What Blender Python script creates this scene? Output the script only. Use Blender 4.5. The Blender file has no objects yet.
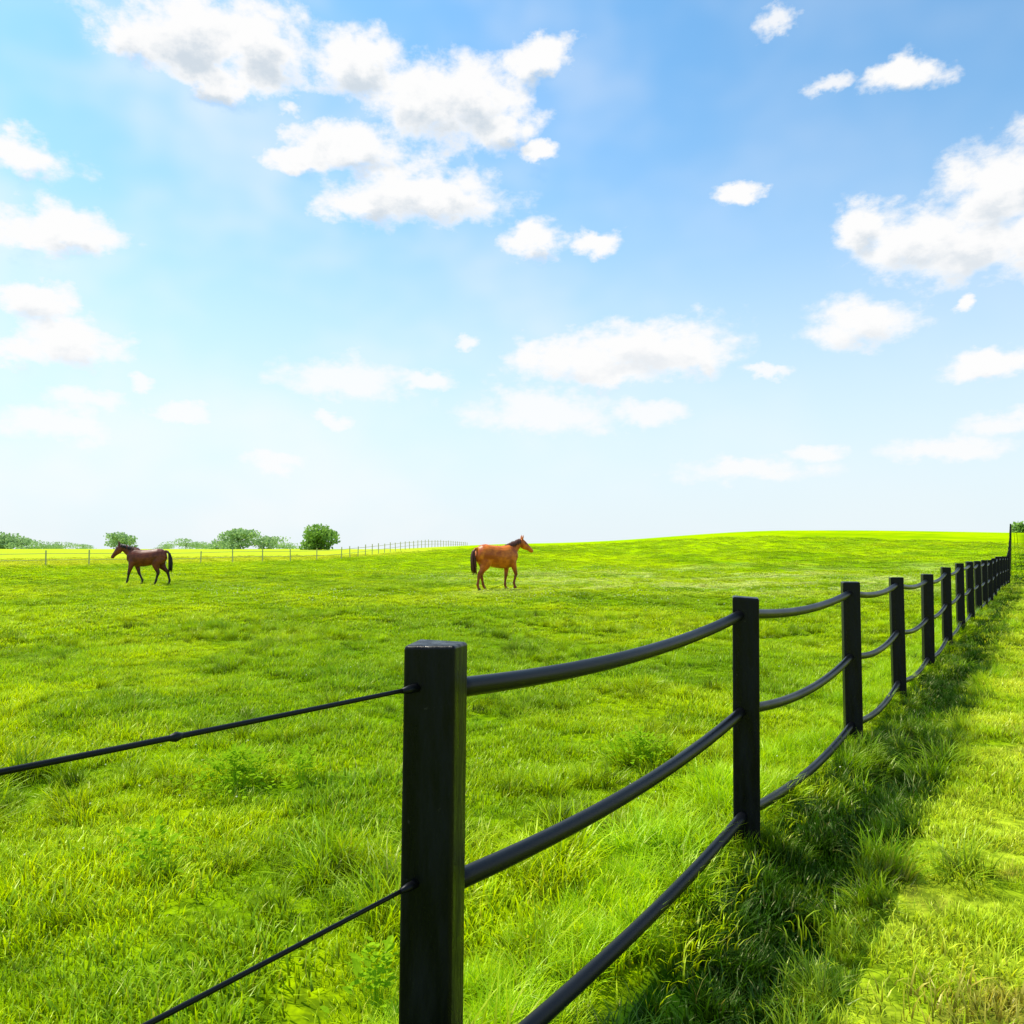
import bpy, bmesh, math, random
import numpy as np
from mathutils import Vector, Matrix
random.seed(3); rng=np.random.default_rng(5)
S=bpy.context.scene
F=796.4; HOR=550.0; EYE=1.6
PITCH=math.atan((HOR-512)/F)
FD=np.array([0.5527,0.8334]); FN=np.array([0.8334,-0.5527]); P1=np.array([-0.205,2.05])

def sstep(a,b,x):
    t=np.clip((x-a)/(b-a),0,1); return t*t*(3-2*t)
def H(x,y):
    x=np.asarray(x,float); y=np.asarray(y,float)
    r=np.sqrt(x*x+y*y)
    base=1.45*sstep(38,150,y)+0.5*sstep(150,330,y)-6*sstep(420,1500,r)
    prof=0.42*sstep(-30,6,x*120/np.clip(y,60,200))+0.62*sstep(2,42,x*120/np.clip(y,60,200))-0.10*sstep(50,90,x*120/np.clip(y,60,200))
    hill=3.2*prof*(sstep(42,128,y)-0.9*sstep(135,330,y))
    b=0.025*np.sin(x*1.3+0.7*np.sin(y*0.9))*np.cos(y*1.1+0.5*x)+0.03*np.sin(x*0.37+y*0.23)+0.012*np.sin(3.1*x+1.7*y)
    b2=0.10*np.sin(x*0.071+1.2)*np.sin(y*0.09)*sstep(15,50,r)
    s=(x-P1[0])*FN[0]+(y-P1[1])*FN[1]
    ditch=-0.17*np.exp(-((s-0.38)/0.2)**2)*(1-sstep(30,50,r))
    return base+hill+b*(1-sstep(60,120,r))+b2+ditch
def h(x,y): return float(H(x,y))

# ---------- helpers
def new_mat(name):
    m=bpy.data.materials.new(name); m.use_nodes=True
    nt=m.node_tree; nt.nodes.clear()
    return m,nt
def N(nt,t,**k):
    n=nt.nodes.new(t)
    for a,b in k.items(): setattr(n,a,b)
    return n
def L(nt,a,b): nt.links.new(a,b)
def mth(nt,op,a,b=None,c=None,clamp=False):
    n=N(nt,'ShaderNodeMath',operation=op,use_clamp=clamp)
    for i,v in enumerate((a,b,c)):
        if v is None: continue
        if isinstance(v,(int,float)): n.inputs[i].default_value=v
        else: L(nt,v,n.inputs[i])
    return n.outputs[0]
def vm(nt,op,a,b=None,c=None):
    n=N(nt,'ShaderNodeVectorMath',operation=op)
    for i,v in enumerate((a,b,c)):
        if v is None: continue
        if isinstance(v,(tuple,list)): n.inputs[i].default_value=v
        else: L(nt,v,n.inputs[i])
    return n
def smooth(nt,v,a,b,lo=0.0,hi=1.0):
    n=N(nt,'ShaderNodeMapRange',interpolation_type='SMOOTHSTEP')
    L(nt,v,n.inputs['Value']); n.inputs['From Min'].default_value=a; n.inputs['From Max'].default_value=b
    n.inputs['To Min'].default_value=lo; n.inputs['To Max'].default_value=hi
    return n.outputs[0]
def mixc(nt,f,a,b,blend='MIX'):
    n=N(nt,'ShaderNodeMix',data_type='RGBA',blend_type=blend)
    for k,v in ((0,f),(6,a),(7,b)):
        if isinstance(v,(int,float)): n.inputs[k].default_value=v
        elif isinstance(v,(tuple,list)): n.inputs[k].default_value=(*v,1) if len(v)==3 else v
        else: L(nt,v,n.inputs[k])
    return n.outputs[2]
def noise(nt,vec,scale,detail=3,rough=0.55):
    n=N(nt,'ShaderNodeTexNoise'); L(nt,vec,n.inputs['Vector'])
    n.inputs['Scale'].default_value=scale; n.inputs['Detail'].default_value=detail; n.inputs['Roughness'].default_value=rough
    return n
def obj(name,me,parent=None,mat=None,loc=(0,0,0)):
    o=bpy.data.objects.new(name,me); S.collection.objects.link(o); o.location=loc
    if parent: o.parent=parent
    if mat: me.materials.append(mat)
    return o
def empty(name,loc=(0,0,0),rz=0):
    o=bpy.data.objects.new(name,None); S.collection.objects.link(o); o.location=loc; o.rotation_euler=(0,0,rz); o.empty_display_size=.2
    return o
def tube_data(pts,n=14,cap=True):
    V=[];Fc=[]
    P=[Vector(p[:3]) for p in pts]
    for i,p in enumerate(pts):
        t=(P[min(i+1,len(P)-1)]-P[max(i-1,0)]).normalized()
        ref=Vector((0,1,0)) if abs(t.y)<0.9 else Vector((1,0,0))
        side=(ref-ref.dot(t)*t).normalized(); up=side.cross(t)
        w,hh=p[3],p[4] if len(p)>4 else p[3]
        for k in range(n):
            a=2*math.pi*k/n
            V.append(P[i]+side*w*math.cos(a)+up*hh*math.sin(a))
    for i in range(len(pts)-1):
        for k in range(n):
            a=i*n+k;b=i*n+(k+1)%n
            Fc.append((a,b,b+n,a+n))
    if cap:
        V.append(P[0]);c=len(V)-1
        for k in range(n): Fc.append((c,(k+1)%n,k))
        V.append(P[-1]);c=len(V)-1;o=(len(pts)-1)*n
        for k in range(n): Fc.append((c,o+k,o+(k+1)%n))
    return V,Fc
def mesh_from(name,parts,smoothf=True):
    V=[];Fc=[]
    for v,f in parts:
        o=len(V); V+=[tuple(x) for x in v]; Fc+=[tuple(i+o for i in q) for q in f]
    me=bpy.data.meshes.new(name); me.from_pydata(V,[],Fc)
    bm=bmesh.new(); bm.from_mesh(me); bmesh.ops.recalc_face_normals(bm,faces=bm.faces); bm.to_mesh(me); bm.free()
    if smoothf: me.polygons.foreach_set('use_smooth',[True]*len(me.polygons))
    return me

# ---------- meadow colour (numpy, stored as attributes)
def vn(x,y,s,seed):
    x=x*s+seed*17.3; y=y*s+seed*9.1
    xi=np.floor(x);yi=np.floor(y);fx=x-xi;fy=y-yi
    fx=fx*fx*(3-2*fx);fy=fy*fy*(3-2*fy)
    def hs(a,b):
        v=np.sin(a*127.1+b*311.7+seed*13.7)*43758.5453; return v-np.floor(v)
    return (hs(xi,yi)*(1-fx)+hs(xi+1,yi)*fx)*(1-fy)+(hs(xi,yi+1)*(1-fx)+hs(xi+1,yi+1)*fx)*fy
def fbm(x,y,s,seed,o=4):
    t=0;a=1;n=0
    for k in range(o):
        t=t+a*vn(x,y,s*2**k,seed+k); n+=a; a*=.55
    return t/n
def sdist(x,y): return (x-P1[0])*FN[0]+(y-P1[1])*FN[1]
def lerp(c,b,f):
    f=np.clip(f,0,1)[:,None]; return c*(1-f)+np.asarray(b)[None,:]*f
def mcol(x,y):
    n1=fbm(x,y,.25,1); n2=fbm(x,y,1.4,5); n3=fbm(x,y,.05,9,3); n4=fbm(x,y,3.5,12)
    r=np.hypot(x,y)
    c=np.zeros((len(x),3))+np.array((0.27,0.445,0.001))
    c=lerp(c,(0.45,0.60,0.001),sstep(.35,.65,n1))
    c=lerp(c,(0.15,0.31,0.002),sstep(.48,.72,n2)*.75*(1-.7*sstep(12,45,r)))
    c=lerp(c,(0.39,0.585,0.001),sstep(.4,.65,n3)*.5)
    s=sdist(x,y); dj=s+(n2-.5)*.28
    shade_band=sstep(-.06,.08,dj)*(1-sstep(.60,.76,dj))  # shadow strip beside the fence, painted into grass and ground colour
    c=lerp(c,(0.014,0.075,0.002),shade_band*.96)
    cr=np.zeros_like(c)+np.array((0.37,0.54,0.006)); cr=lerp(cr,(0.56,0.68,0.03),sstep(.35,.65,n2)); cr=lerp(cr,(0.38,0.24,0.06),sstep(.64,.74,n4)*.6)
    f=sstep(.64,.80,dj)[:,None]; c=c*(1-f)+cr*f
    m=(x+38.6)*-.777+(y-60)*.628
    c=lerp(c,(0.58,0.63,0.04),sstep(-1,6,m)*(1-sstep(-14,-6,x))*.75)
    bx=sstep(.45,.62,fbm(x,y,.35,21))*sstep(24,33,y)*(1-sstep(50,64,y))*sstep(-8,2,x)*sstep(-.5,-3,s)
    c=lerp(c,(0.75,0.80,0.36),bx*sstep(.38,.58,n4)*.7)
    return c

# ground
gm,nt=new_mat('meadow_ground')
geo=N(nt,'ShaderNodeNewGeometry'); at=N(nt,'ShaderNodeAttribute',attribute_name='mcol')
c=at.outputs['Color']
vl=vm(nt,'LENGTH',geo.outputs['Position']).outputs['Value']
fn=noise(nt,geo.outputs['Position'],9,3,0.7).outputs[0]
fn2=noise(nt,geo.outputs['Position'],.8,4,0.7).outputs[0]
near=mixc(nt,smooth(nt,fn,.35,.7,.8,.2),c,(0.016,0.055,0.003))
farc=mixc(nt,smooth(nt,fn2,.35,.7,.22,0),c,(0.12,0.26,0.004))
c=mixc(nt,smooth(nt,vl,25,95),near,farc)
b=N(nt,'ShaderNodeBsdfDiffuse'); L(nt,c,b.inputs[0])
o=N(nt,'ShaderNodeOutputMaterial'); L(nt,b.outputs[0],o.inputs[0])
NR,NA=300,480
rr=np.concatenate([[0.0],0.4*np.power(2600/0.4,np.linspace(0,1,NR))])
aa=np.linspace(0,2*np.pi,NA,endpoint=False)
R,A=np.meshgrid(rr[1:],aa,indexing='ij'); X=(R*np.sin(A)).ravel(); Y=(R*np.cos(A)).ravel()
X=np.concatenate([[0],X]);Y=np.concatenate([[0],Y]); Z=H(X,Y)
Fc=[(0,1+(k+1)%NA,1+k) for k in range(NA)]
for i in range(NR-1):
    for k in range(NA):
        a=1+i*NA+k; b2=1+i*NA+(k+1)%NA
        Fc.append((a,b2,b2+NA,a+NA))
me=mesh_from('meadow_ground',[(list(zip(X.tolist(),Y.tolist(),Z.tolist())),Fc)])
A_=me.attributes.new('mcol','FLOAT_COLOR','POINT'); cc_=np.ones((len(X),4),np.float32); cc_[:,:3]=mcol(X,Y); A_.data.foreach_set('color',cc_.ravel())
obj('meadow_ground',me,None,gm)

# ---------- grass
grm,nt=new_mat('grass_blades')
ic=N(nt,'ShaderNodeAttribute',attribute_name='mcol',attribute_type='INSTANCER')
at=N(nt,'ShaderNodeAttribute',attribute_name='rnd'); tt=N(nt,'ShaderNodeAttribute',attribute_name='t')
r_=at.outputs['Fac']
vr=mixc(nt,r_,(0.82,0.88,0.8),(1.42,1.24,1.5))
c2=vm(nt,'MULTIPLY',ic.outputs['Color'],vr).outputs[0]
c2=mixc(nt,smooth(nt,r_,0.945,0.96,0,0.5),c2,(0.50,0.42,0.13))
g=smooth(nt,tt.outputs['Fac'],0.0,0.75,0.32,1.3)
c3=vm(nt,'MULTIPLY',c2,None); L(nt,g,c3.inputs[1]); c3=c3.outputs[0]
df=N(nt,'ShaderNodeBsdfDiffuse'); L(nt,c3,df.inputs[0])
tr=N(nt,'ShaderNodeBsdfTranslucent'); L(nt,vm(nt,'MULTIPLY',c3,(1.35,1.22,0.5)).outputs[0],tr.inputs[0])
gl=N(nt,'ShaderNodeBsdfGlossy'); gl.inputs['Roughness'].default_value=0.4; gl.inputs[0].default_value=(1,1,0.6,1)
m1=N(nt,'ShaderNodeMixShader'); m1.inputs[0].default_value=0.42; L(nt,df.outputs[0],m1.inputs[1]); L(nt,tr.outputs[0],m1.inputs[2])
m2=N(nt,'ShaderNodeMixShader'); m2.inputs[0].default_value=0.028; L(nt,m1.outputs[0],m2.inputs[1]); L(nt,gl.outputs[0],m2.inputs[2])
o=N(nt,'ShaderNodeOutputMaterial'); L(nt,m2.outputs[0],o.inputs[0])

fm,nt=new_mat('flower_petals'); b=N(nt,'ShaderNodeBsdfDiffuse'); b.inputs[0].default_value=(0.74,0.76,0.45,1)
o=N(nt,'ShaderNodeOutputMaterial'); L(nt,b.outputs[0],o.inputs[0])

tcol=bpy.data.collections.new('grass_tuft_kinds')
def tuft(name,n,rad,hmin,hmax,w,lean,seg=3,seed=0,flowers=0,fs=.009):
    r=np.random.default_rng(seed)
    a=r.uniform(0,2*np.pi,n); d=rad*np.sqrt(r.uniform(0,1,n))
    bx=d*np.cos(a); by=d*np.sin(a)
    hh=r.uniform(hmin,hmax,n)*(1-0.35*(d/rad))
    la=a+r.normal(0,1.1,n); ln=lean*r.uniform(0.25,1.3,n)*hh
    ww=w*r.uniform(.6,1.3,n); rv=r.uniform(0,1,n)
    Vs=[];Fs=[];ts=[];rs=[];mi=[]
    for i in range(n):
        base=len(Vs); sx=math.cos(la[i]+math.pi/2+r.normal(0,.5)); sy=math.sin(la[i]+math.pi/2)
        for k in range(seg+1):
            t=k/seg
            px=bx[i]+math.cos(la[i])*ln[i]*t**1.8; py=by[i]+math.sin(la[i])*ln[i]*t**1.8
            droop=1-0.35*lean*t*t*(ln[i]/hh[i]/max(lean,.01))
            pz=hh[i]*t*droop-0.01*(1-t)
            wd=ww[i]*(1-t**1.6)*0.5+0.0002
            if k<seg:
                Vs+=[(px-sx*wd,py-sy*wd,pz),(px+sx*wd,py+sy*wd,pz)]; ts+=[t,t]; rs+=[rv[i]]*2
            else:
                Vs.append((px,py,pz)); ts.append(1); rs.append(rv[i])
        for k in range(seg-1):
            q=base+2*k; Fs.append((q,q+1,q+3,q+2)); mi.append(0)
        q=base+2*(seg-1); Fs.append((q,q+1,q+2)); mi.append(0)
    for j in range(flowers):
        x,y=r.uniform(-rad,rad,2); z=hmax*r.uniform(.7,1.05); s=fs*r.uniform(.7,1.3)
        q=len(Vs)
        for (dx,dy,dz) in ((s,0,0),(0,s,0),(-s,0,0),(0,-s,0),(0,0,s),(0,0,-s)):
            Vs.append((x+dx,y+dy,z+dz)); ts.append(1); rs.append(.5)
        for f in ((0,1,4),(1,2,4),(2,3,4),(3,0,4),(1,0,5),(2,1,5),(3,2,5),(0,3,5)):
            Fs.append(tuple(q+k for k in f)); mi.append(1)
    me=bpy.data.meshes.new(name); me.from_pydata(Vs,[],Fs)
    A=me.attributes.new('t','FLOAT','POINT'); A.data.foreach_set('value',ts)
    A=me.attributes.new('rnd','FLOAT','POINT'); A.data.foreach_set('value',rs)
    me.materials.append(grm); me.materials.append(fm)
    me.polygons.foreach_set('material_index',mi)
    o=bpy.data.objects.new(name,me); tcol.objects.link(o)
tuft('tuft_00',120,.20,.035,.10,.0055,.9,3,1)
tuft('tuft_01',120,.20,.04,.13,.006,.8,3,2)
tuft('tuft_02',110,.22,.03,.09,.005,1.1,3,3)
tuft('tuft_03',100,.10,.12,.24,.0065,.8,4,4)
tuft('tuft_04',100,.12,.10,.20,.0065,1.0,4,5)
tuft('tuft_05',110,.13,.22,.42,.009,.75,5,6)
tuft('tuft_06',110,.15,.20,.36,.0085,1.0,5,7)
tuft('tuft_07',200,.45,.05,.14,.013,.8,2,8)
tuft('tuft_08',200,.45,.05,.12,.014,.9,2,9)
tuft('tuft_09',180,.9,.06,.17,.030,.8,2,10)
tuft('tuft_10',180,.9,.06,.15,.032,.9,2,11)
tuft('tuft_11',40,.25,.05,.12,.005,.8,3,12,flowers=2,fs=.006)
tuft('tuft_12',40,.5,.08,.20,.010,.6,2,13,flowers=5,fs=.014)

pts=[];rots=[];scl=[];idx=[];col=[]
def vnoise(x,y,s,seed): return (fbm(x,y,s*.6,seed+40,3)-.5)*3.2
def sector(n,r0,r1,half=48):
    r=np.sqrt(rng.uniform(r0*r0,r1*r1,n)); a=np.radians(rng.uniform(-half,half,n))
    return r*np.sin(a),r*np.cos(a)
def add(x,y,ix,s,tilt=0.12,cm=None):
    z=H(x,y); n=len(x)
    pts.append(np.stack([x,y,z],1)); idx.append(np.asarray(ix)); scl.append(s)
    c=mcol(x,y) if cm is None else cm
    col.append(c*rng.uniform(.82,1.12,(n,1)))
    rots.append(np.stack([rng.normal(0,tilt,n),rng.normal(0,tilt,n),rng.uniform(0,2*np.pi,n)],1))
x,y=sector(8500,0.9,15); s=sdist(x,y)
k=vnoise(x,y,2.2,1.0)
add(x,y,rng.integers(0,3,len(x)),rng.uniform(.7,1.25,len(x))*(1+.5*k))
# clumps
x,y=sector(7500,1.2,20); s=sdist(x,y); k=vnoise(x,y,1.7,2.3)+rng.normal(0,.15,len(x)); r=np.hypot(x,y)
m=(k>0.30-.14*(r<6))&(s<-0.1)|((s>=0.8)&(k>0.40)); x,y,k,s,r=x[m],y[m],k[m],s[m],r[m]
add(x,y,rng.integers(3,7,len(x)),rng.uniform(.45,1.0,len(x))*(.8+.6*np.clip(k,0,1.2))*np.where(s>0,.55,.9)*.9*(1+.25*(r<5)),.22,mcol(x,y)*rng.uniform(.55,1.05,(len(x),1)))
x,y=sector(8500,15,46)
add(x,y,rng.integers(7,9,len(x)),rng.uniform(.7,1.3,len(x)))
x,y=sector(3400,15,48); k=vnoise(x,y,.6,4); m=k>.25; x,y=x[m],y[m]
add(x,y,rng.integers(3,5,len(x)),rng.uniform(1.,1.8,len(x)),.12,mcol(x,y)*rng.uniform(.65,1.1,(len(x),1)))
x,y=sector(7500,46,105,42)
add(x,y,rng.integers(9,11,len(x)),rng.uniform(.6,1.2,len(x)))
x,y=sector(420,2.5,26); m=(vnoise(x,y,.3,7)>-.1); x,y=x[m],y[m]
add(x,y,np.full(len(x),11),rng.uniform(.8,1.3,len(x)))
x,y=sector(1500,22,60,40); m=(vnoise(x,y,.22,8)>(.45-.55*sstep(-8,3,x)))&(sdist(x,y)<-1); x,y=x[m],y[m]
add(x,y,np.full(len(x),12),rng.uniform(.7,1.3,len(x)))
def along(t,sd): return P1[0]+FD[0]*t+FN[0]*sd, P1[1]+FD[1]*t+FN[1]*sd
bright=np.array((0.30,0.52,0.006))
n=1100; t=rng.uniform(0,1,n)**1.6*42+.3; sd=rng.uniform(-.5,-.04,n); x,y=along(t,sd); k=vnoise(x,y,1.8,3)
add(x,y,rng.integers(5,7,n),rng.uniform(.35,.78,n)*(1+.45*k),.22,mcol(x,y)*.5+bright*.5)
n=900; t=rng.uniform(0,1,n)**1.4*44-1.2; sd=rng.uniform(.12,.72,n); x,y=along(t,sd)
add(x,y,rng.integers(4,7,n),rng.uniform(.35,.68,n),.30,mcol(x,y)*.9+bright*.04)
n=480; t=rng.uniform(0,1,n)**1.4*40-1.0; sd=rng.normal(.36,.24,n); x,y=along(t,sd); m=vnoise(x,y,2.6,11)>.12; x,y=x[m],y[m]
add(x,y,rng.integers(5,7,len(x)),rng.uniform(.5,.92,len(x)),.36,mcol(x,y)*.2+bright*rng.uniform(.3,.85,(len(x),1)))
for i in range(14):
    n=14; t=i*2.635+rng.normal(0,.14,n); sd=rng.normal(0.02,.13,n); x,y=along(t,sd)
    add(x,y,rng.integers(5,7,n),rng.uniform(.35,.62,n),.2,mcol(x,y)*.5+bright*.3)
pts=np.concatenate(pts);rots=np.concatenate(rots);scl=np.concatenate(scl);idx=np.concatenate(idx);col=np.concatenate(col)
m=((pts[:,0]**2+pts[:,1]**2)>1.0**2)&(scl>.2); pts,rots,scl,idx,col=pts[m],rots[m],scl[m],idx[m],col[m]
me=bpy.data.meshes.new('grass'); me.vertices.add(len(pts)); me.vertices.foreach_set('co',pts.ravel().astype(np.float32))
A=me.attributes.new('rot','FLOAT_VECTOR','POINT'); A.data.foreach_set('vector',rots.ravel().astype(np.float32))
A=me.attributes.new('scl','FLOAT','POINT'); A.data.foreach_set('value',scl.astype(np.float32))
A=me.attributes.new('idx','INT','POINT'); A.data.foreach_set('value',idx.astype(np.int32))
A=me.attributes.new('mcol','FLOAT_VECTOR','POINT'); A.data.foreach_set('vector',col.ravel().astype(np.float32))
go=obj('grass',me,None,grm)
ng=bpy.data.node_groups.new('scatter_grass','GeometryNodeTree')
ng.interface.new_socket('Geometry',in_out='INPUT',socket_type='NodeSocketGeometry'); ng.interface.new_socket('Geometry',in_out='OUTPUT',socket_type='NodeSocketGeometry')
gi=ng.nodes.new('NodeGroupInput'); goo=ng.nodes.new('NodeGroupOutput')
ci=ng.nodes.new('GeometryNodeCollectionInfo'); ci.inputs['Collection'].default_value=tcol; ci.inputs['Separate Children'].default_value=True; ci.inputs['Reset Children'].default_value=True
iop=ng.nodes.new('GeometryNodeInstanceOnPoints'); iop.inputs['Pick Instance'].default_value=True
def na(nm,tp):
    q=ng.nodes.new('GeometryNodeInputNamedAttribute'); q.data_type=tp; q.inputs['Name'].default_value=nm
    return q.outputs['Attribute']
ng.links.new(gi.outputs[0],iop.inputs['Points']); ng.links.new(ci.outputs[0],iop.inputs['Instance'])
ng.links.new(na('idx','INT'),iop.inputs['Instance Index']); ng.links.new(na('rot','FLOAT_VECTOR'),iop.inputs['Rotation']); ng.links.new(na('scl','FLOAT'),iop.inputs['Scale'])
ng.links.new(iop.outputs[0],goo.inputs[0])
md=go.modifiers.new('scatter','NODES'); md.node_group=ng

# ---------- broad-leaf weeds
wm,nt=new_mat('weed_leaves'); geo=N(nt,'ShaderNodeNewGeometry'); nz=noise(nt,geo.outputs['Position'],20,2).outputs[0]
c=mixc(nt,nz,(0.17,0.36,0.004),(0.42,0.62,0.02))
df=N(nt,'ShaderNodeBsdfDiffuse'); L(nt,c,df.inputs[0])
tr=N(nt,'ShaderNodeBsdfTranslucent'); L(nt,c,tr.inputs[0]); m1=N(nt,'ShaderNodeMixShader'); m1.inputs[0].default_value=.35
L(nt,df.outputs[0],m1.inputs[1]);L(nt,tr.outputs[0],m1.inputs[2]); o=N(nt,'ShaderNodeOutputMaterial'); L(nt,m1.outputs[0],o.inputs[0])
def ground_at(px,py):
    u=(px-512)/F; v=(512-py)/F; cp,sp=math.cos(PITCH),math.sin(PITCH)
    d=Vector((u,cp-v*sp,sp+v*cp)); ez=h(0,0)+EYE; t=0.5
    while t<400:
        if ez+d.z*t<h(d.x*t,d.y*t): break
        t*=1.004
    return d.x*t,d.y*t
def weed(px,py,rad,n,seed):
    r=random.Random(seed); V=[];Fc=[]
    for i in range(n):
        a=r.uniform(0,6.283); d=abs(r.gauss(0,rad*.6)); x,y=d*math.cos(a),d*math.sin(a); z=r.uniform(.05,.21)*max(.2,1.1-.5*d/rad)
        ln=r.uniform(.022,.05); w=ln*.33; tl=r.uniform(-.5,.9); b=len(V)
        aa=a+r.uniform(-1,1); ca,sa=math.cos(aa),math.sin(aa)
        for (p,q,zz) in ((0,0,0),(.35,1,.1),(.75,.75,.12),(1,0,0),(.75,-.75,.12),(.35,-1,.1),(.5,0,-.02)):
            V.append((x+ca*p*ln-sa*q*w,y+sa*p*ln+ca*q*w,z+p*ln*tl+zz*ln))
        for f in ((0,1,6),(1,2,6),(2,3,6),(3,4,6),(4,5,6),(5,0,6)): Fc.append(tuple(b+k for k in f))
        if i%3==0:
            b=len(V); V+=[(x*.5,y*.5,-.01),(x*.5+.004,y*.5,-.01),(x,y,z)]; Fc.append((b,b+1,b+2))
    X,Y=ground_at(px,py)
    me=mesh_from('weed_plant',[(V,Fc)],False); obj('weed_plant',me,None,wm,(X,Y,h(X,Y)+.03))
for i,(px,py,rd,n) in enumerate([(235,788,.36,520),(640,766,.32,400),(150,875,.18,130),(375,1015,.10,90),(300,785,.16,120)]): weed(px,py,rd,n,i)

# ---------- black fence
def black(name,bump,sp,r0,r1):
    m,nt=new_mat(name); tc=N(nt,'ShaderNodeTexCoord')
    mp=vm(nt,'MULTIPLY',tc.outputs['Object'],(14,14,2.5)).outputs[0]
    n1=noise(nt,mp if bump>.3 else tc.outputs['Object'],1.5,6 if bump>.3 else 2,.65).outputs[0]; n2=noise(nt,tc.outputs['Object'],38,5,.7).outputs[0]
    c=mixc(nt,smooth(nt,n1,.4,.75),(0.0022,0.0025,0.0036),(0.006,0.007,0.010))
    c=mixc(nt,smooth(nt,n2,.66,.73,0,.5 if bump>.3 else .15),c,(0.05,0.045,0.04))
    b=N(nt,'ShaderNodeBsdfPrincipled'); L(nt,c,b.inputs['Base Color']); L(nt,smooth(nt,n1,.3,.7,r0,r1),b.inputs['Roughness']); b.inputs['Specular IOR Level'].default_value=sp
    bp=N(nt,'ShaderNodeBump'); bp.inputs['Strength'].default_value=bump; bp.inputs['Distance'].default_value=.009; L(nt,n1,bp.inputs['Height']); L(nt,bp.outputs[0],b.inputs['Normal'])
    o=N(nt,'ShaderNodeOutputMaterial'); L(nt,b.outputs[0],o.inputs[0]); return m
bm_=black('black_fence_paint',.6,.18,.24,.5)
rm_=black('black_rubber_rail',.1,.20,.34,.46)
SP=2.635
pos=[]
p=P1-FD*SP
for i in range(70):
    pos.append(p.copy())
    if p[1]<36: d=FD
    else:
        d=np.array([0.6285,1.0]); d=d/np.linalg.norm(d)
    p=p+d*SP
    if p[1]>150: break
pos[2][0]-=.024; pos[3][0]+=.02; pos[4][0]-=.005
fence=empty('black_paddock_fence',(P1[0],P1[1],0))
def local(x,y,z): return (x-P1[0],y-P1[1],z)
TOP=1.325; RH=(1.237,0.735,0.20)
PZ=[h(*q) for q in pos]
def post_mesh(w,ht,detail,seed):
    bm=bmesh.new(); r=random.Random(seed)
    bmesh.ops.create_cube(bm,size=1)
    for v in bm.verts:
        v.co.x*=w; v.co.y*=w*.95; v.co.z=(v.co.z+.5)*(ht+.35)-.35
        if v.co.z>0: v.co.z+=r.uniform(-.004,.004)
    bmesh.ops.bevel(bm,geom=list(bm.edges),offset=.010,segments=4 if detail else 1,profile=.5,affect='EDGES')
    me=bpy.data.meshes.new('post'); bm.to_mesh(me); bm.free(); 
    me.polygons.foreach_set('use_smooth',[True]*len(me.polygons)); return me
for i,q in enumerate(pos):
    r=random.Random(i)
    w=.134 if i<3 else .13
    me=post_mesh(w,TOP+(r.uniform(-.012,.012) if i>3 else (.032 if i==1 else 0)),i<8,i)
    o=obj('post_%d'%i,me,fence,bm_,local(q[0],q[1],PZ[i])); 
    o.rotation_euler=(r.uniform(-.010,.010),r.uniform(-.010,.010),math.radians(-13 if i<12 else -20)+r.uniform(-.04,.04))
    m_=o.modifiers.new('wn','WEIGHTED_NORMAL')
def span(a,b,za,zb,sag,n,rad,nseg):
    out=[]
    for k in range(n+1):
        t=k/n; x=a[0]+(b[0]-a[0])*t; y=a[1]+(b[1]-a[1])*t
        z=za+(zb-za)*t-sag*4*t*(1-t)
        out.append((*local(x,y,z),rad,rad))
    return tube_data(out,nseg)
for j,(rh,sg) in enumerate(zip(RH,(.058,.064,.07))):
    parts=[]
    for i in range(1,len(pos)-1):
        r=random.Random(i*7+j); n=18 if i<6 else 6
        parts.append(span(pos[i],pos[i+1],PZ[i]+rh,PZ[i+1]+rh,sg*r.uniform(.9,1.35) if i>1 else sg*(.7 if j==2 else 1),n,.0268,18 if i<8 else 6))
    obj('rail_%d'%j,mesh_from('rail',parts),fence,rm_)
for j,(rh,e0) in enumerate(((1.252,.045),(0.775,.03))):
    parts=[span(pos[0],pos[1],PZ[1]+rh+e0,PZ[1]+rh,.006,16,.0055,8)]
    if j==0:
        tk=.726
        x,y=pos[0]+(pos[1]-pos[0])*tk; z=PZ[1]+rh+e0*(1-tk)-.006*4*tk*(1-tk)
        parts.append(tube_data([(*local(x-FD[0]*.018,y-FD[1]*.018,z),.004,.004),(*local(x,y,z),.0095,.0095),(*local(x+FD[0]*.018,y+FD[1]*.018,z),.004,.004)],8))
    obj('wire_%d'%j,mesh_from('wire',parts),fence,rm_)
    x,y=pos[1]-FD*.085
    obj('insulator_%d'%j,mesh_from('ins',[tube_data([(*local(x-FD[0]*.03,y-FD[1]*.03,PZ[1]+rh),.006,.006),(*local(x,y,PZ[1]+rh),.011,.011),(*local(x+FD[0]*.03,y+FD[1]*.03,PZ[1]+rh),.011,.011)],10)]),fence,rm_)

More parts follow.
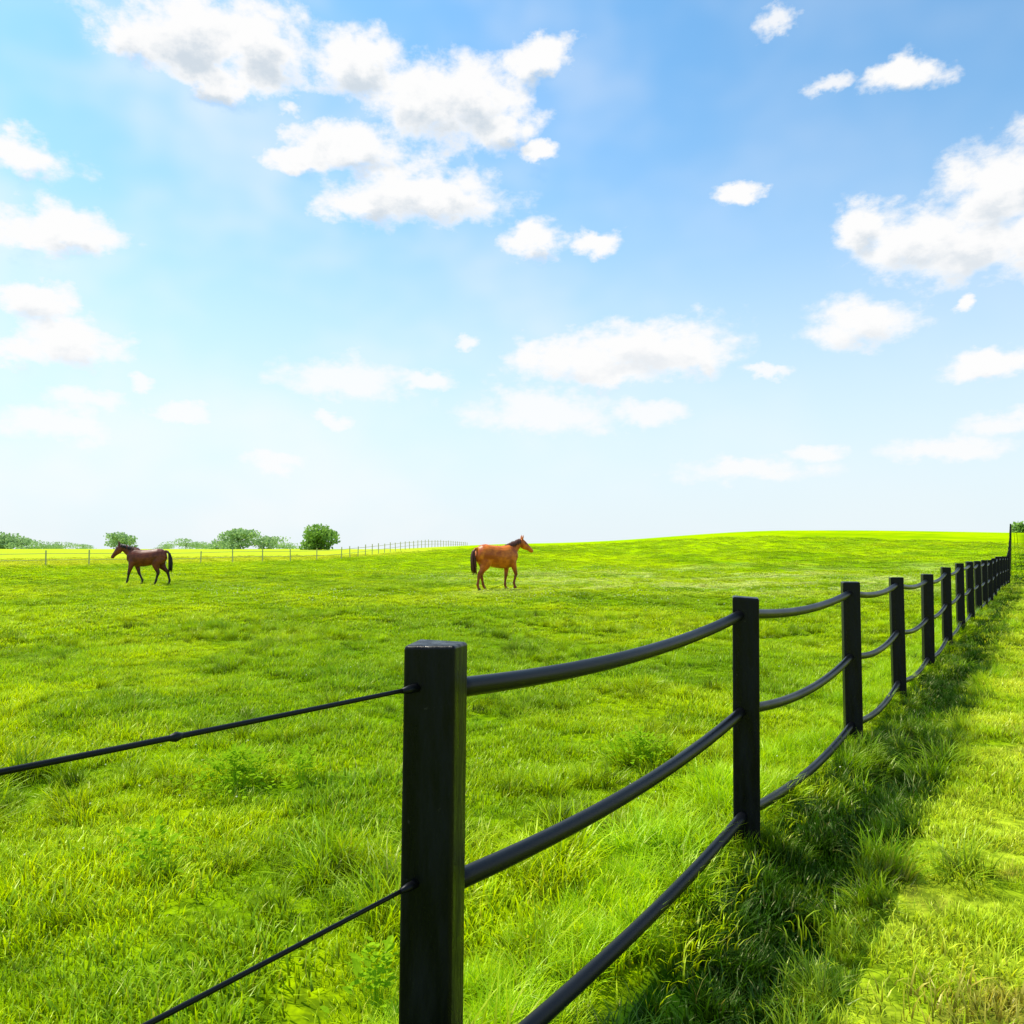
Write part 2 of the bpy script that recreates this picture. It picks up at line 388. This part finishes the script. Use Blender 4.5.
# ---------- timber fence in the background
tm,nt=new_mat('weathered_timber'); tc=N(nt,'ShaderNodeTexCoord'); n1=noise(nt,tc.outputs['Object'],3,2).outputs[0]
c=mixc(nt,n1,(0.38,0.36,0.16),(0.60,0.56,0.28)); b=N(nt,'ShaderNodeBsdfDiffuse'); L(nt,c,b.inputs[0])
o=N(nt,'ShaderNodeOutputMaterial'); L(nt,b.outputs[0],o.inputs[0])
path=[(-70,44),(-38.6,60),(-18.4,86),(-11.0,195)]
fp=[]
for a,b_ in zip(path[:-1],path[1:]):
    a=Vector(a);b_=Vector(b_); n=max(1,round((b_-a).length/3.4))
    for k in range(n): fp.append(a+(b_-a)*(k/n))
fp.append(Vector(path[-1]))
tf=empty('wooden_post_and_rail_fence',(0,0,0))
parts=[];rp=[]
for i,q in enumerate(fp):
    z=h(q.x,q.y); r=random.Random(i)
    parts.append(tube_data([(q.x,q.y,z-.2,.06,.06),(q.x+r.uniform(-.05,.05),q.y,z+1.3+r.uniform(-.1,.1),.055,.055)],6))
    if i<len(fp)-1:
        q2=fp[i+1]; z2=h(q2.x,q2.y)
        for rh in (.55,1.05):
            rp.append(tube_data([(q.x,q.y,z+rh,.02,.024),(q2.x,q2.y,z2+rh,.02,.024)],4))
obj('posts',mesh_from('posts',parts,False),tf,tm); obj('rails',mesh_from('rails',rp,False),tf,tm)

# ---------- horses
def coat(name,body,dark,leg_dark,hi):
    m,nt=new_mat(name); tc=N(nt,'ShaderNodeTexCoord'); sx=N(nt,'ShaderNodeSeparateXYZ'); L(nt,tc.outputs['Object'],sx.inputs[0])
    n1=noise(nt,tc.outputs['Object'],4,3).outputs[0]
    zz=mth(nt,'ADD',sx.outputs[2],mth(nt,'MULTIPLY_ADD',n1,.16,-.08))
    c=mixc(nt,smooth(nt,n1,.35,.65),body,hi)
    c=mixc(nt,smooth(nt,zz,.45,.8,leg_dark,0),c,dark)
    c=mixc(nt,smooth(nt,zz,.06,.085,1,0),c,(0.02,0.017,0.014))
    b=N(nt,'ShaderNodeBsdfPrincipled'); L(nt,c,b.inputs['Base Color']); b.inputs['Roughness'].default_value=.45; b.inputs['Specular IOR Level'].default_value=.35
    o=N(nt,'ShaderNodeOutputMaterial'); L(nt,b.outputs[0],o.inputs[0]); return m
def plain(name,col_,ro=.5):
    m,nt=new_mat(name); tc=N(nt,'ShaderNodeTexCoord'); n1=noise(nt,tc.outputs['Object'],30,2).outputs[0]
    c=mixc(nt,n1,tuple(v*.6 for v in col_),tuple(v*1.4 for v in col_))
    b=N(nt,'ShaderNodeBsdfPrincipled'); L(nt,c,b.inputs['Base Color']); b.inputs['Roughness'].default_value=ro
    o=N(nt,'ShaderNodeOutputMaterial'); L(nt,b.outputs[0],o.inputs[0]); return m
def rot2(p,c,a):
    x,z=p[0]-c[0],p[2]-c[2]; ca,sa=math.cos(a),math.sin(a)
    return (c[0]+x*ca-z*sa,p[1],c[2]+x*sa+z*ca,p[3],p[4])
def leg(kind,side,swing,flex,lift=0):
    y=.16*side
    if kind=='f':
        J=[(.50,y*.8,1.12,.12,.18),(.50,y,.98,.10,.145),(.49,y*1.02,.80,.078,.105),(.50,y*1.02,.62,.06,.075),(.505,y*1.02,.50,.056,.064),(.50,y*1.02,.43,.043,.050),(.50,y*1.02,.30,.036,.042),(.50,y*1.02,.19,.042,.05),(.525,y*1.02,.115,.038,.042),(.55,y*1.02,.065,.05,.058),(.565,y*1.02,.0,.062,.072)]
    else:
        J=[(-.50,y*.75,1.15,.17,.28),(-.47,y*.95,.98,.145,.235),(-.50,y,.82,.11,.165),(-.58,y,.67,.072,.10),(-.665,y,.55,.055,.078),(-.665,y,.47,.048,.064),(-.65,y,.32,.038,.046),(-.645,y,.19,.043,.052),(-.615,y,.115,.038,.042),(-.59,y,.065,.05,.058),(-.575,y,.0,.062,.072)]
    kn=4
    c0=J[0]; J=[J[0]]+[rot2(p,c0,swing*(min(1,(i+1)/2))) for i,p in enumerate(J[1:])]
    c1=J[kn]; J=J[:kn+1]+[rot2(p,c1,flex) for p in J[kn+1:]]
    c2=J[7]; fl=-(swing+flex)*.8; J=J[:8]+[rot2(p,c2,fl) for p in J[8:]]
    zm=J[-1][2]; z0=J[0][2]; sc=(z0-lift)/(z0-zm)
    return [(p[0],p[1],z0-(z0-p[2])*sc,p[3],p[4]) for p in J]
def horse(name,loc,rz,coatm,hairm,neckpose,legs,tail_sw=0,scale=1.0,fat=1.0):
    root=empty(name,loc,rz); root.scale=(scale,)*3
    parts=[]
    T=[(-.80,0,1.24,.07,.10),(-.75,0,1.23,.18,.21),(-.64,0,1.22,.26,.29),(-.48,0,1.215,.295,.325),(-.28,0,1.185,.30,.32),(-.05,0,1.145,.32,.34),(.16,0,1.125,.32,.35),(.34,0,1.14,.29,.36),(.48,0,1.17,.255,.36),(.60,0,1.18,.215,.30),(.70,0,1.17,.17,.22),(.76,0,1.17,.10,.14)]
    parts.append(tube_data([(a,b,c,d*fat,e*fat) for a,b,c,d,e in T],20))
    dn,ang,hang,yaw=neckpose
    base=Vector((.40,0,1.27)); nd=Vector((math.cos(ang),0,math.sin(ang)))
    cur=[]
    yw=lambda d: math.sin(yaw)*d
    for t,w,hh,bend in ((0,.18,.29,0),(.22,.155,.26,0.0),(.45,.125,.21,.01),(.68,.10,.165,.025),(.86,.085,.135,.03),(1.0,.075,.11,.015)):
        q=base+nd*dn*t+Vector((-nd.z,0,nd.x))*bend; cur.append((q.x,yw(t*.5),q.z,w,hh))
    parts.append(tube_data(cur,16))
    poll=Vector((cur[-1][0],cur[-1][1],cur[-1][2]))
    hd=Vector((math.cos(hang)*math.cos(yaw),math.sin(yaw),math.sin(hang))); up=Vector((-math.sin(hang),0,math.cos(hang)))
    st=poll-hd*.04+up*.015
    hp=[]
    for t,w,hh,o_ in ((-.02,.06,.065,.01),(.05,.09,.115,-.005),(.14,.10,.148,-.03),(.24,.092,.14,-.03),(.34,.074,.11,-.012),(.44,.062,.087,0),(.52,.062,.08,0),(.58,.058,.07,-.004),(.62,.035,.04,-.006)):
        q=st+hd*t+up*o_; hp.append((q.x,q.y,q.z,w,hh))
    parts.append(tube_data(hp,16))
    for sd in (-1,1):
        e=st+hd*.01+up*.07+Vector((0,sd*.05,0))
        e2=e+Vector((.015,sd*.012,.09)); e3=e+Vector((.03,sd*.006,.17))
        parts.append(tube_data([(*e,.036,.03),(*e2,.038,.028),(*e3,.011,.011)],8))
    parts.append(tube_data([(-.72,0,1.42,.06,.06),(-.83,0,1.40,.05,.05),(-.89,0,1.30,.035,.035)],10))
    for (k,sd,sw,fx,lf) in legs: parts.append(tube_data(leg(k,sd,sw,fx,lf),14))
    me=mesh_from('body',parts); o=obj('body',me,root,coatm)
    m=o.modifiers.new('r','REMESH'); m.mode='VOXEL'; m.voxel_size=.016; m.use_smooth_shade=True
    m=o.modifiers.new('s','SMOOTH'); m.factor=.6; m.iterations=5
    ep=[]
    for sd in (-1,1):
        q=st+hd*.17+up*.035+Vector((0,sd*.088,0)); ep.append(tube_data([(q.x-.018,q.y,q.z,.004,.004),(q.x,q.y,q.z,.016,.018),(q.x+.018,q.y,q.z,.004,.004)],8))
        q=st+hd*.575+up*.02+Vector((0,sd*.047,0)); ep.append(tube_data([(q.x-.012,q.y,q.z,.003,.003),(q.x,q.y,q.z,.012,.014),(q.x+.012,q.y,q.z,.003,.003)],8))
    obj('eyes_and_nostrils',mesh_from('eyes',ep),root,eye_m)
    r=random.Random(4); mp=[]
    perp=Vector((-nd.z,0,nd.x))
    for i in range(70):
        t=i/69; tt_=.12+.9*t
        hh=np.interp(tt_,[0,.22,.45,.68,.86,1],[.29,.26,.22,.185,.16,.13])
        q=base+nd*dn*tt_+perp*(hh-.01); y0=yw(tt_*.5); sd=-1 if r.random()<.7 else 1
        l=r.uniform(.14,.24)*(1-.2*t)
        mp.append(tube_data([(q.x,y0,q.z,.018,.018),(q.x+r.uniform(-.02,.02),y0+sd*.05,q.z+.015,.016,.016),(q.x-.02+r.uniform(-.03,.03),y0+sd*.11,q.z-l*.5,.014,.014),(q.x-.03+r.uniform(-.04,.04),y0+sd*.13,q.z-l,.003,.003)],5))
    for i in range(10):
        q=st+up*.10+hd*.0; e=st+hd*r.uniform(.12,.18)+up*.10
        mp.append(tube_data([(q.x,q.y+r.uniform(-.02,.02),q.z,.012,.012),(e.x,e.y+r.uniform(-.03,.03),e.z,.005,.005)],5))
    obj('mane',mesh_from('mane',mp),root,hairm)
    tp=[]
    for i in range(46):
        dx,dy=r.uniform(-.05,.05),r.uniform(-.05,.05); ln=r.uniform(.62,.92)
        tp.append(tube_data([(-.80+dx*.3,dy*.5,1.43+dx*.2,.02,.02),(-.895+dx*.6,dy*.8,1.32,.02,.02),(-.935-tail_sw*.3+dx*1.2,dy*1.2,1.43-ln*.45,.02,.02),(-.94-tail_sw*.8+dx*1.5,dy*1.4,1.43-ln*.8,.015,.015),(-.92-tail_sw+dx*1.4,dy*1.1,1.43-ln,.004,.004)],5))
    obj('tail',mesh_from('tail',tp),root,hairm)
    return root
eye_m=plain('horse_eye',(0.01,0.008,0.007),.15)
bay=coat('bay_coat',(0.12,0.022,0.009),(0.012,0.009,0.008),.95,(0.21,0.042,0.014))
che=coat('chestnut_coat',(0.44,0.078,0.005),(0.13,0.025,0.008),.75,(0.78,0.19,0.010))
dh=plain('dark_horse_hair',(0.012,0.009,0.008)); rh_=plain('russet_horse_hair',(0.09,0.018,0.006))
X,Y=ground_at(146,586)
horse('bay_horse',(X,Y,h(X,Y)+.03),math.radians(180+10),bay,dh,(.70,math.radians(27),math.radians(-55),0.0),
      [('f',1,.22,-.05,0),('f',-1,-.30,-.15,0.0),('h',1,.26,-.1,0),('h',-1,-.22,-.12,.0)],.02,1.07)
X,Y=ground_at(497,591)
horse('chestnut_horse',(X,Y,h(X,Y)+.03),math.radians(28),che,rh_,(.66,math.radians(34),math.radians(-38),0.0),
      [('f',1,-.12,0,0),('f',-1,.24,-.5,.06),('h',1,.22,-.05,0),('h',-1,-.14,-.1,0)],-.08,1.12,1.12)

# ---------- distant trees
tk=plain('tree_bark',(0.09,0.07,0.05),.9)
def leafm(name,a,b):
    m,nt=new_mat(name); geo=N(nt,'ShaderNodeNewGeometry'); n1=noise(nt,geo.outputs['Position'],.9,2).outputs[0]
    c=mixc(nt,smooth(nt,n1,.35,.65),a,b); d=N(nt,'ShaderNodeBsdfDiffuse'); L(nt,c,d.inputs[0]); t=N(nt,'ShaderNodeBsdfTranslucent'); L(nt,c,t.inputs[0])
    x=N(nt,'ShaderNodeMixShader'); x.inputs[0].default_value=.3; L(nt,d.outputs[0],x.inputs[1]); L(nt,t.outputs[0],x.inputs[2]); o=N(nt,'ShaderNodeOutputMaterial'); L(nt,x.outputs[0],o.inputs[0]); return m
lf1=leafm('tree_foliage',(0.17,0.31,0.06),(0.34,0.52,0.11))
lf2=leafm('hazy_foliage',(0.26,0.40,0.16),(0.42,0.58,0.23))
def crown(cx,cy,cz,w,ht,n,r,ls,low=.22):
    V=[];Fc=[]; lobes=[]
    for i in range(12):
        a=r.uniform(0,6.28); d=r.uniform(.05,.68)*w/2
        top=.80-.45*(d/(w/2))**2
        lobes.append((cx+d*math.cos(a),cy+d*math.sin(a),cz+ht*r.uniform(low,top),w*r.uniform(.16,.27),ht*r.uniform(.14,.22)))
    for i in range(n):
        lx,ly,lz,lr,lh=lobes[r.randrange(12)]
        v=Vector((r.gauss(0,1),r.gauss(0,1),r.gauss(0,1))).normalized()*(r.uniform(.5,1.08))
        p=Vector((lx+v.x*lr,ly+v.y*lr,lz+v.z*lh)); u=Vector((r.gauss(0,1),r.gauss(0,1),r.gauss(0,1))).normalized(); k=u.orthogonal().normalized(); s=ls*r.uniform(.6,1.3)
        b=len(V); V+=[p+u*s,p+k*s*.7,p-u*s,p-k*s*.7]; Fc.append((b,b+1,b+2,b+3))
    return V,Fc
def trunk(cx,cy,cz,ht,r):
    out=[tube_data([(cx,cy,cz-.3,ht*.035,ht*.035),(cx+.05*ht*r.uniform(-1,1),cy,cz+ht*.4,ht*.022,ht*.022),(cx,cy,cz+ht*.8,ht*.006,ht*.006)],7)]
    for i in range(6):
        a=r.uniform(0,6.28); z=cz+ht*r.uniform(.22,.5); l=ht*r.uniform(.2,.34)
        out.append(tube_data([(cx,cy,z,ht*.012,ht*.012),(cx+l*math.cos(a),cy+l*math.sin(a),z+l*.8,ht*.004,ht*.004)],5))
    return out
def tree(name,px,topy,wpx,dist,seed,mat,n=1300,low=.22):
    r=random.Random(seed); X=(px-512)/F*dist; z=h(X,dist); topz=h(0,0)+EYE+(HOR-topy)/F*dist; ht=max(2.5,topz-z); w=wpx/F*dist
    root=empty(name,(X,dist,z))
    obj('trunk',mesh_from('trunk',trunk(0,0,0,ht,r)),root,tk)
    obj('crown',mesh_from('crown',[crown(0,0,0,w,ht,n,r,ht*.06,low)],False),root,mat)
tree('oak_tree',320,521,50,230,1,lf1,2200,.12)
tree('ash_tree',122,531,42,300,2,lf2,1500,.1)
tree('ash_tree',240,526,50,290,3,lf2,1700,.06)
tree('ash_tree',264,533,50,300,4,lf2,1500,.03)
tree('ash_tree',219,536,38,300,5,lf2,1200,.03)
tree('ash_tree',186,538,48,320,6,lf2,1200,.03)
tree('ash_tree',1020,517,24,260,7,lf1)
parts=[];tp=[];r=random.Random(9)
for px,ty,w in [(-60,536,50),(-30,536,44),(0,528,42),(22,536,38),(42,539,44),(62,541,36),(84,543,30),(168,543,30),(205,541,34),(285,540,44),(1060,523,40),(1090,520,40)]:
    d=340; X=(px-512)/F*d; z=h(X,d); ht=max(2.2,h(0,0)+EYE+(HOR-ty)/F*d-z)
    parts.append(crown(X,d,z-ht*.25,w/F*d*1.2,ht*1.25,1200,r,ht*.07,.1)); tp+=trunk(X,d,z,ht*.8,r)
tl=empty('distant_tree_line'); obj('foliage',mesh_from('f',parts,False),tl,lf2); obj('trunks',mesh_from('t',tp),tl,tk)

# ---------- sky
W=bpy.data.worlds.new('World'); S.world=W; W.use_nodes=True; nt=W.node_tree; nt.nodes.clear()
SUN_EL=math.radians(60); SUN_AZ=math.radians(-62)
K=0.10
tc=N(nt,'ShaderNodeTexCoord'); sx=N(nt,'ShaderNodeSeparateXYZ'); L(nt,tc.outputs['Generated'],sx.inputs[0])
az=mth(nt,'ARCTAN2',sx.outputs[0],sx.outputs[1]); el=mth(nt,'ARCSINE',sx.outputs[2])
sky=N(nt,'ShaderNodeTexSky',sky_type='NISHITA'); sky.sun_disc=False; sky.sun_elevation=SUN_EL; sky.sun_rotation=SUN_AZ
sky.air_density=1.0; sky.dust_density=0.8; sky.ozone_density=1.0
skyc=vm(nt,'MULTIPLY',sky.outputs[0],(1.35,2.10,2.25)).outputs[0]
hz=smooth(nt,el,-.02,.60,1,0)
skyc=mixc(nt,mth(nt,'MULTIPLY',mth(nt,'POWER',hz,1.25),.96),skyc,(0.83/K,0.915/K,0.97/K))
cb=N(nt,'ShaderNodeCombineXYZ'); L(nt,az,cb.inputs[0]); L(nt,el,cb.inputs[1]); P=cb.outputs[0]
PS=vm(nt,'MULTIPLY',P,(1,1.5,1)).outputs[0]
def pix(px,py):
    u=(px-512)/F; v=(512-py)/F; cp,sp=math.cos(PITCH),math.sin(PITCH)
    d=Vector((u,cp-v*sp,sp+v*cp)).normalized(); return math.atan2(d.x,d.y),math.asin(d.z)
solid=[(190,36,90,50),(135,38,40,30),(255,45,62,44),(355,62,58,32),(215,75,70,22),
(430,105,75,48),(345,145,70,28),(475,95,62,42),(535,60,40,22),(300,155,36,16),(500,125,45,22),
(420,194,88,32),(365,205,45,22),(541,154,23,10),(745,190,24,12),(535,243,29,19),(592,243,22,12),
(905,76,40,20),(25,158,58,22),(62,230,72,24),(15,235,50,22),(35,300,48,20),(75,342,58,24),(20,350,40,18),
(990,195,58,45),(1030,185,50,58),(915,240,62,32),(965,248,75,32),(858,225,25,25),(1040,235,60,38),
(860,324,56,25),(985,368,44,15),(962,303,13,11),(645,345,90,26),(570,360,66,26),(690,352,50,20),(600,372,60,14)]
faint=[(825,88,24,11),(778,22,22,14),(540,412,80,20),(645,413,34,13),(345,378,64,22),(430,377,26,10),(290,108,18,12),
(60,425,60,22),(85,398,40,14),(138,380,16,9),(180,410,36,11),(275,460,40,12),(462,343,14,8),(810,450,26,8),(765,372,20,6),(950,445,60,12),(750,470,70,12),(1010,420,40,12),(330,420,20,8)]
def cloudgroup(nm,lst):
    g=bpy.data.node_groups.new(nm,'ShaderNodeTree')
    g.interface.new_socket('P',in_out='INPUT',socket_type='NodeSocketVector'); g.interface.new_socket('F',in_out='OUTPUT',socket_type='NodeSocketFloat')
    gi=g.nodes.new('NodeGroupInput'); go_=g.nodes.new('NodeGroupOutput'); acc=None
    for (cx,cy,rx,ry) in lst:
        a,e=pix(cx,cy); a2,_=pix(cx+rx,cy); a1,_=pix(cx-rx,cy); _,e2=pix(cx,cy-ry); _,e1=pix(cx,cy+ry)
        ra=abs(a2-a1)/2; re=abs(e2-e1)/2
        q=vm(g,'MULTIPLY_ADD',gi.outputs[0],(1/ra,1/re,0),(-a/ra,-e/re,0)).outputs[0]
        ln=vm(g,'LENGTH',q).outputs['Value']
        acc=ln if acc is None else mth(g,'SMOOTH_MIN',acc,ln,.25)
    f=mth(g,'SUBTRACT',1.0,acc); L(g,f,go_.inputs[0]); return g
gs=cloudgroup('cumulus_layout',solid); gf=cloudgroup('wispy_layout',faint)
nz1=noise(nt,PS,12,1,.5); nz2=noise(nt,PS,38,4,.6)
d1=vm(nt,'MULTIPLY_ADD',nz1.outputs['Color'],(.044,.030,0),(-.022,-.015,0)).outputs[0]
d2=vm(nt,'MULTIPLY_ADD',nz2.outputs['Color'],(.040,.030,0),(-.020,-.015,0)).outputs[0]
PD=vm(nt,'ADD',vm(nt,'ADD',P,d1).outputs[0],d2).outputs[0]
nf=noise(nt,PS,22,6,.62).outputs[0]
def use(g,p):
    n=N(nt,'ShaderNodeGroup'); n.node_tree=g; L(nt,p,n.inputs[0]); return n.outputs[0]
fs=use(gs,PD); ff=use(gf,PD)
nofs=mth(nt,'MULTIPLY_ADD',nf,2.0,-1.0)
ds=mth(nt,'ADD',fs,nofs)
a_s=smooth(nt,ds,-.36,.50)
a_f=mth(nt,'MULTIPLY',smooth(nt,mth(nt,'ADD',ff,nofs),-.42,.6),.88)
veil=mth(nt,'MULTIPLY',smooth(nt,noise(nt,PS,3.5,3,.6).outputs[0],.38,.72),.45)
veil=mth(nt,'MULTIPLY',veil,smooth(nt,az,-.5,.5,1.25,.25))
al=mth(nt,'MAXIMUM',mth(nt,'MAXIMUM',a_s,a_f),veil,clamp=True)
PO=vm(nt,'ADD',PD,(-.006,.020,0)).outputs[0]
fo=use(gs,PO)
sh=smooth(nt,mth(nt,'ADD',fo,mth(nt,'MULTIPLY',nofs,.8)),.38,1.1)
low=smooth(nt,el,.15,.45,.35,1.0)
cc=mixc(nt,mth(nt,'MULTIPLY',mth(nt,'MULTIPLY',sh,.78),low),(1.0,1.0,1.0),(0.56,0.66,0.76))
ccs=vm(nt,'MULTIPLY',cc,(0.99/K,)*3).outputs[0]
fin=mixc(nt,al,skyc,ccs)
bgA=N(nt,'ShaderNodeBackground'); bgA.inputs[1].default_value=K; L(nt,fin,bgA.inputs[0])
aaz=mth(nt,'ABSOLUTE',az); oth=noise(nt,vm(nt,'MULTIPLY',tc.outputs['Generated'],(1,1,2.2)).outputs[0],4.5,4,.58).outputs[0]
a_o=mth(nt,'MULTIPLY',smooth(nt,oth,.52,.66),mth(nt,'MAXIMUM',smooth(nt,aaz,.74,.85),smooth(nt,el,.68,.8)))
a_o=mth(nt,'MULTIPLY',a_o,smooth(nt,el,0.02,.12))
bgB=N(nt,'ShaderNodeBackground'); bgB.inputs[1].default_value=K; L(nt,mixc(nt,a_o,skyc,(.97/K,.98/K,.99/K)),bgB.inputs[0])
inside=mth(nt,'MULTIPLY',mth(nt,'LESS_THAN',aaz,.80),mth(nt,'MULTIPLY',mth(nt,'GREATER_THAN',el,-.02),mth(nt,'LESS_THAN',el,.74)))
ms=N(nt,'ShaderNodeMixShader'); L(nt,inside,ms.inputs[0]); L(nt,bgB.outputs[0],ms.inputs[1]); L(nt,bgA.outputs[0],ms.inputs[2])
o=N(nt,'ShaderNodeOutputWorld'); L(nt,ms.outputs[0],o.inputs[0])

sl=bpy.data.lights.new('sun','SUN'); sl.energy=5.0; sl.angle=math.radians(.5); sl.color=(1,.95,.82)
so=bpy.data.objects.new('sun',sl); S.collection.objects.link(so)
sd=Vector((math.sin(SUN_AZ)*math.cos(SUN_EL),math.cos(SUN_AZ)*math.cos(SUN_EL),math.sin(SUN_EL)))
so.rotation_euler=sd.to_track_quat('Z','Y').to_euler(); so.location=(0,0,50)
cd=bpy.data.cameras.new('camera'); cd.lens=28; cd.sensor_width=36; cd.clip_start=.05; cd.clip_end=6000
co=bpy.data.objects.new('camera',cd); S.collection.objects.link(co); co.location=(0,0,h(0,0)+EYE); co.rotation_euler=(math.radians(90)+PITCH,0,0)
S.camera=co
S.view_settings.view_transform='Standard'; S.view_settings.look='None'; S.view_settings.exposure=0
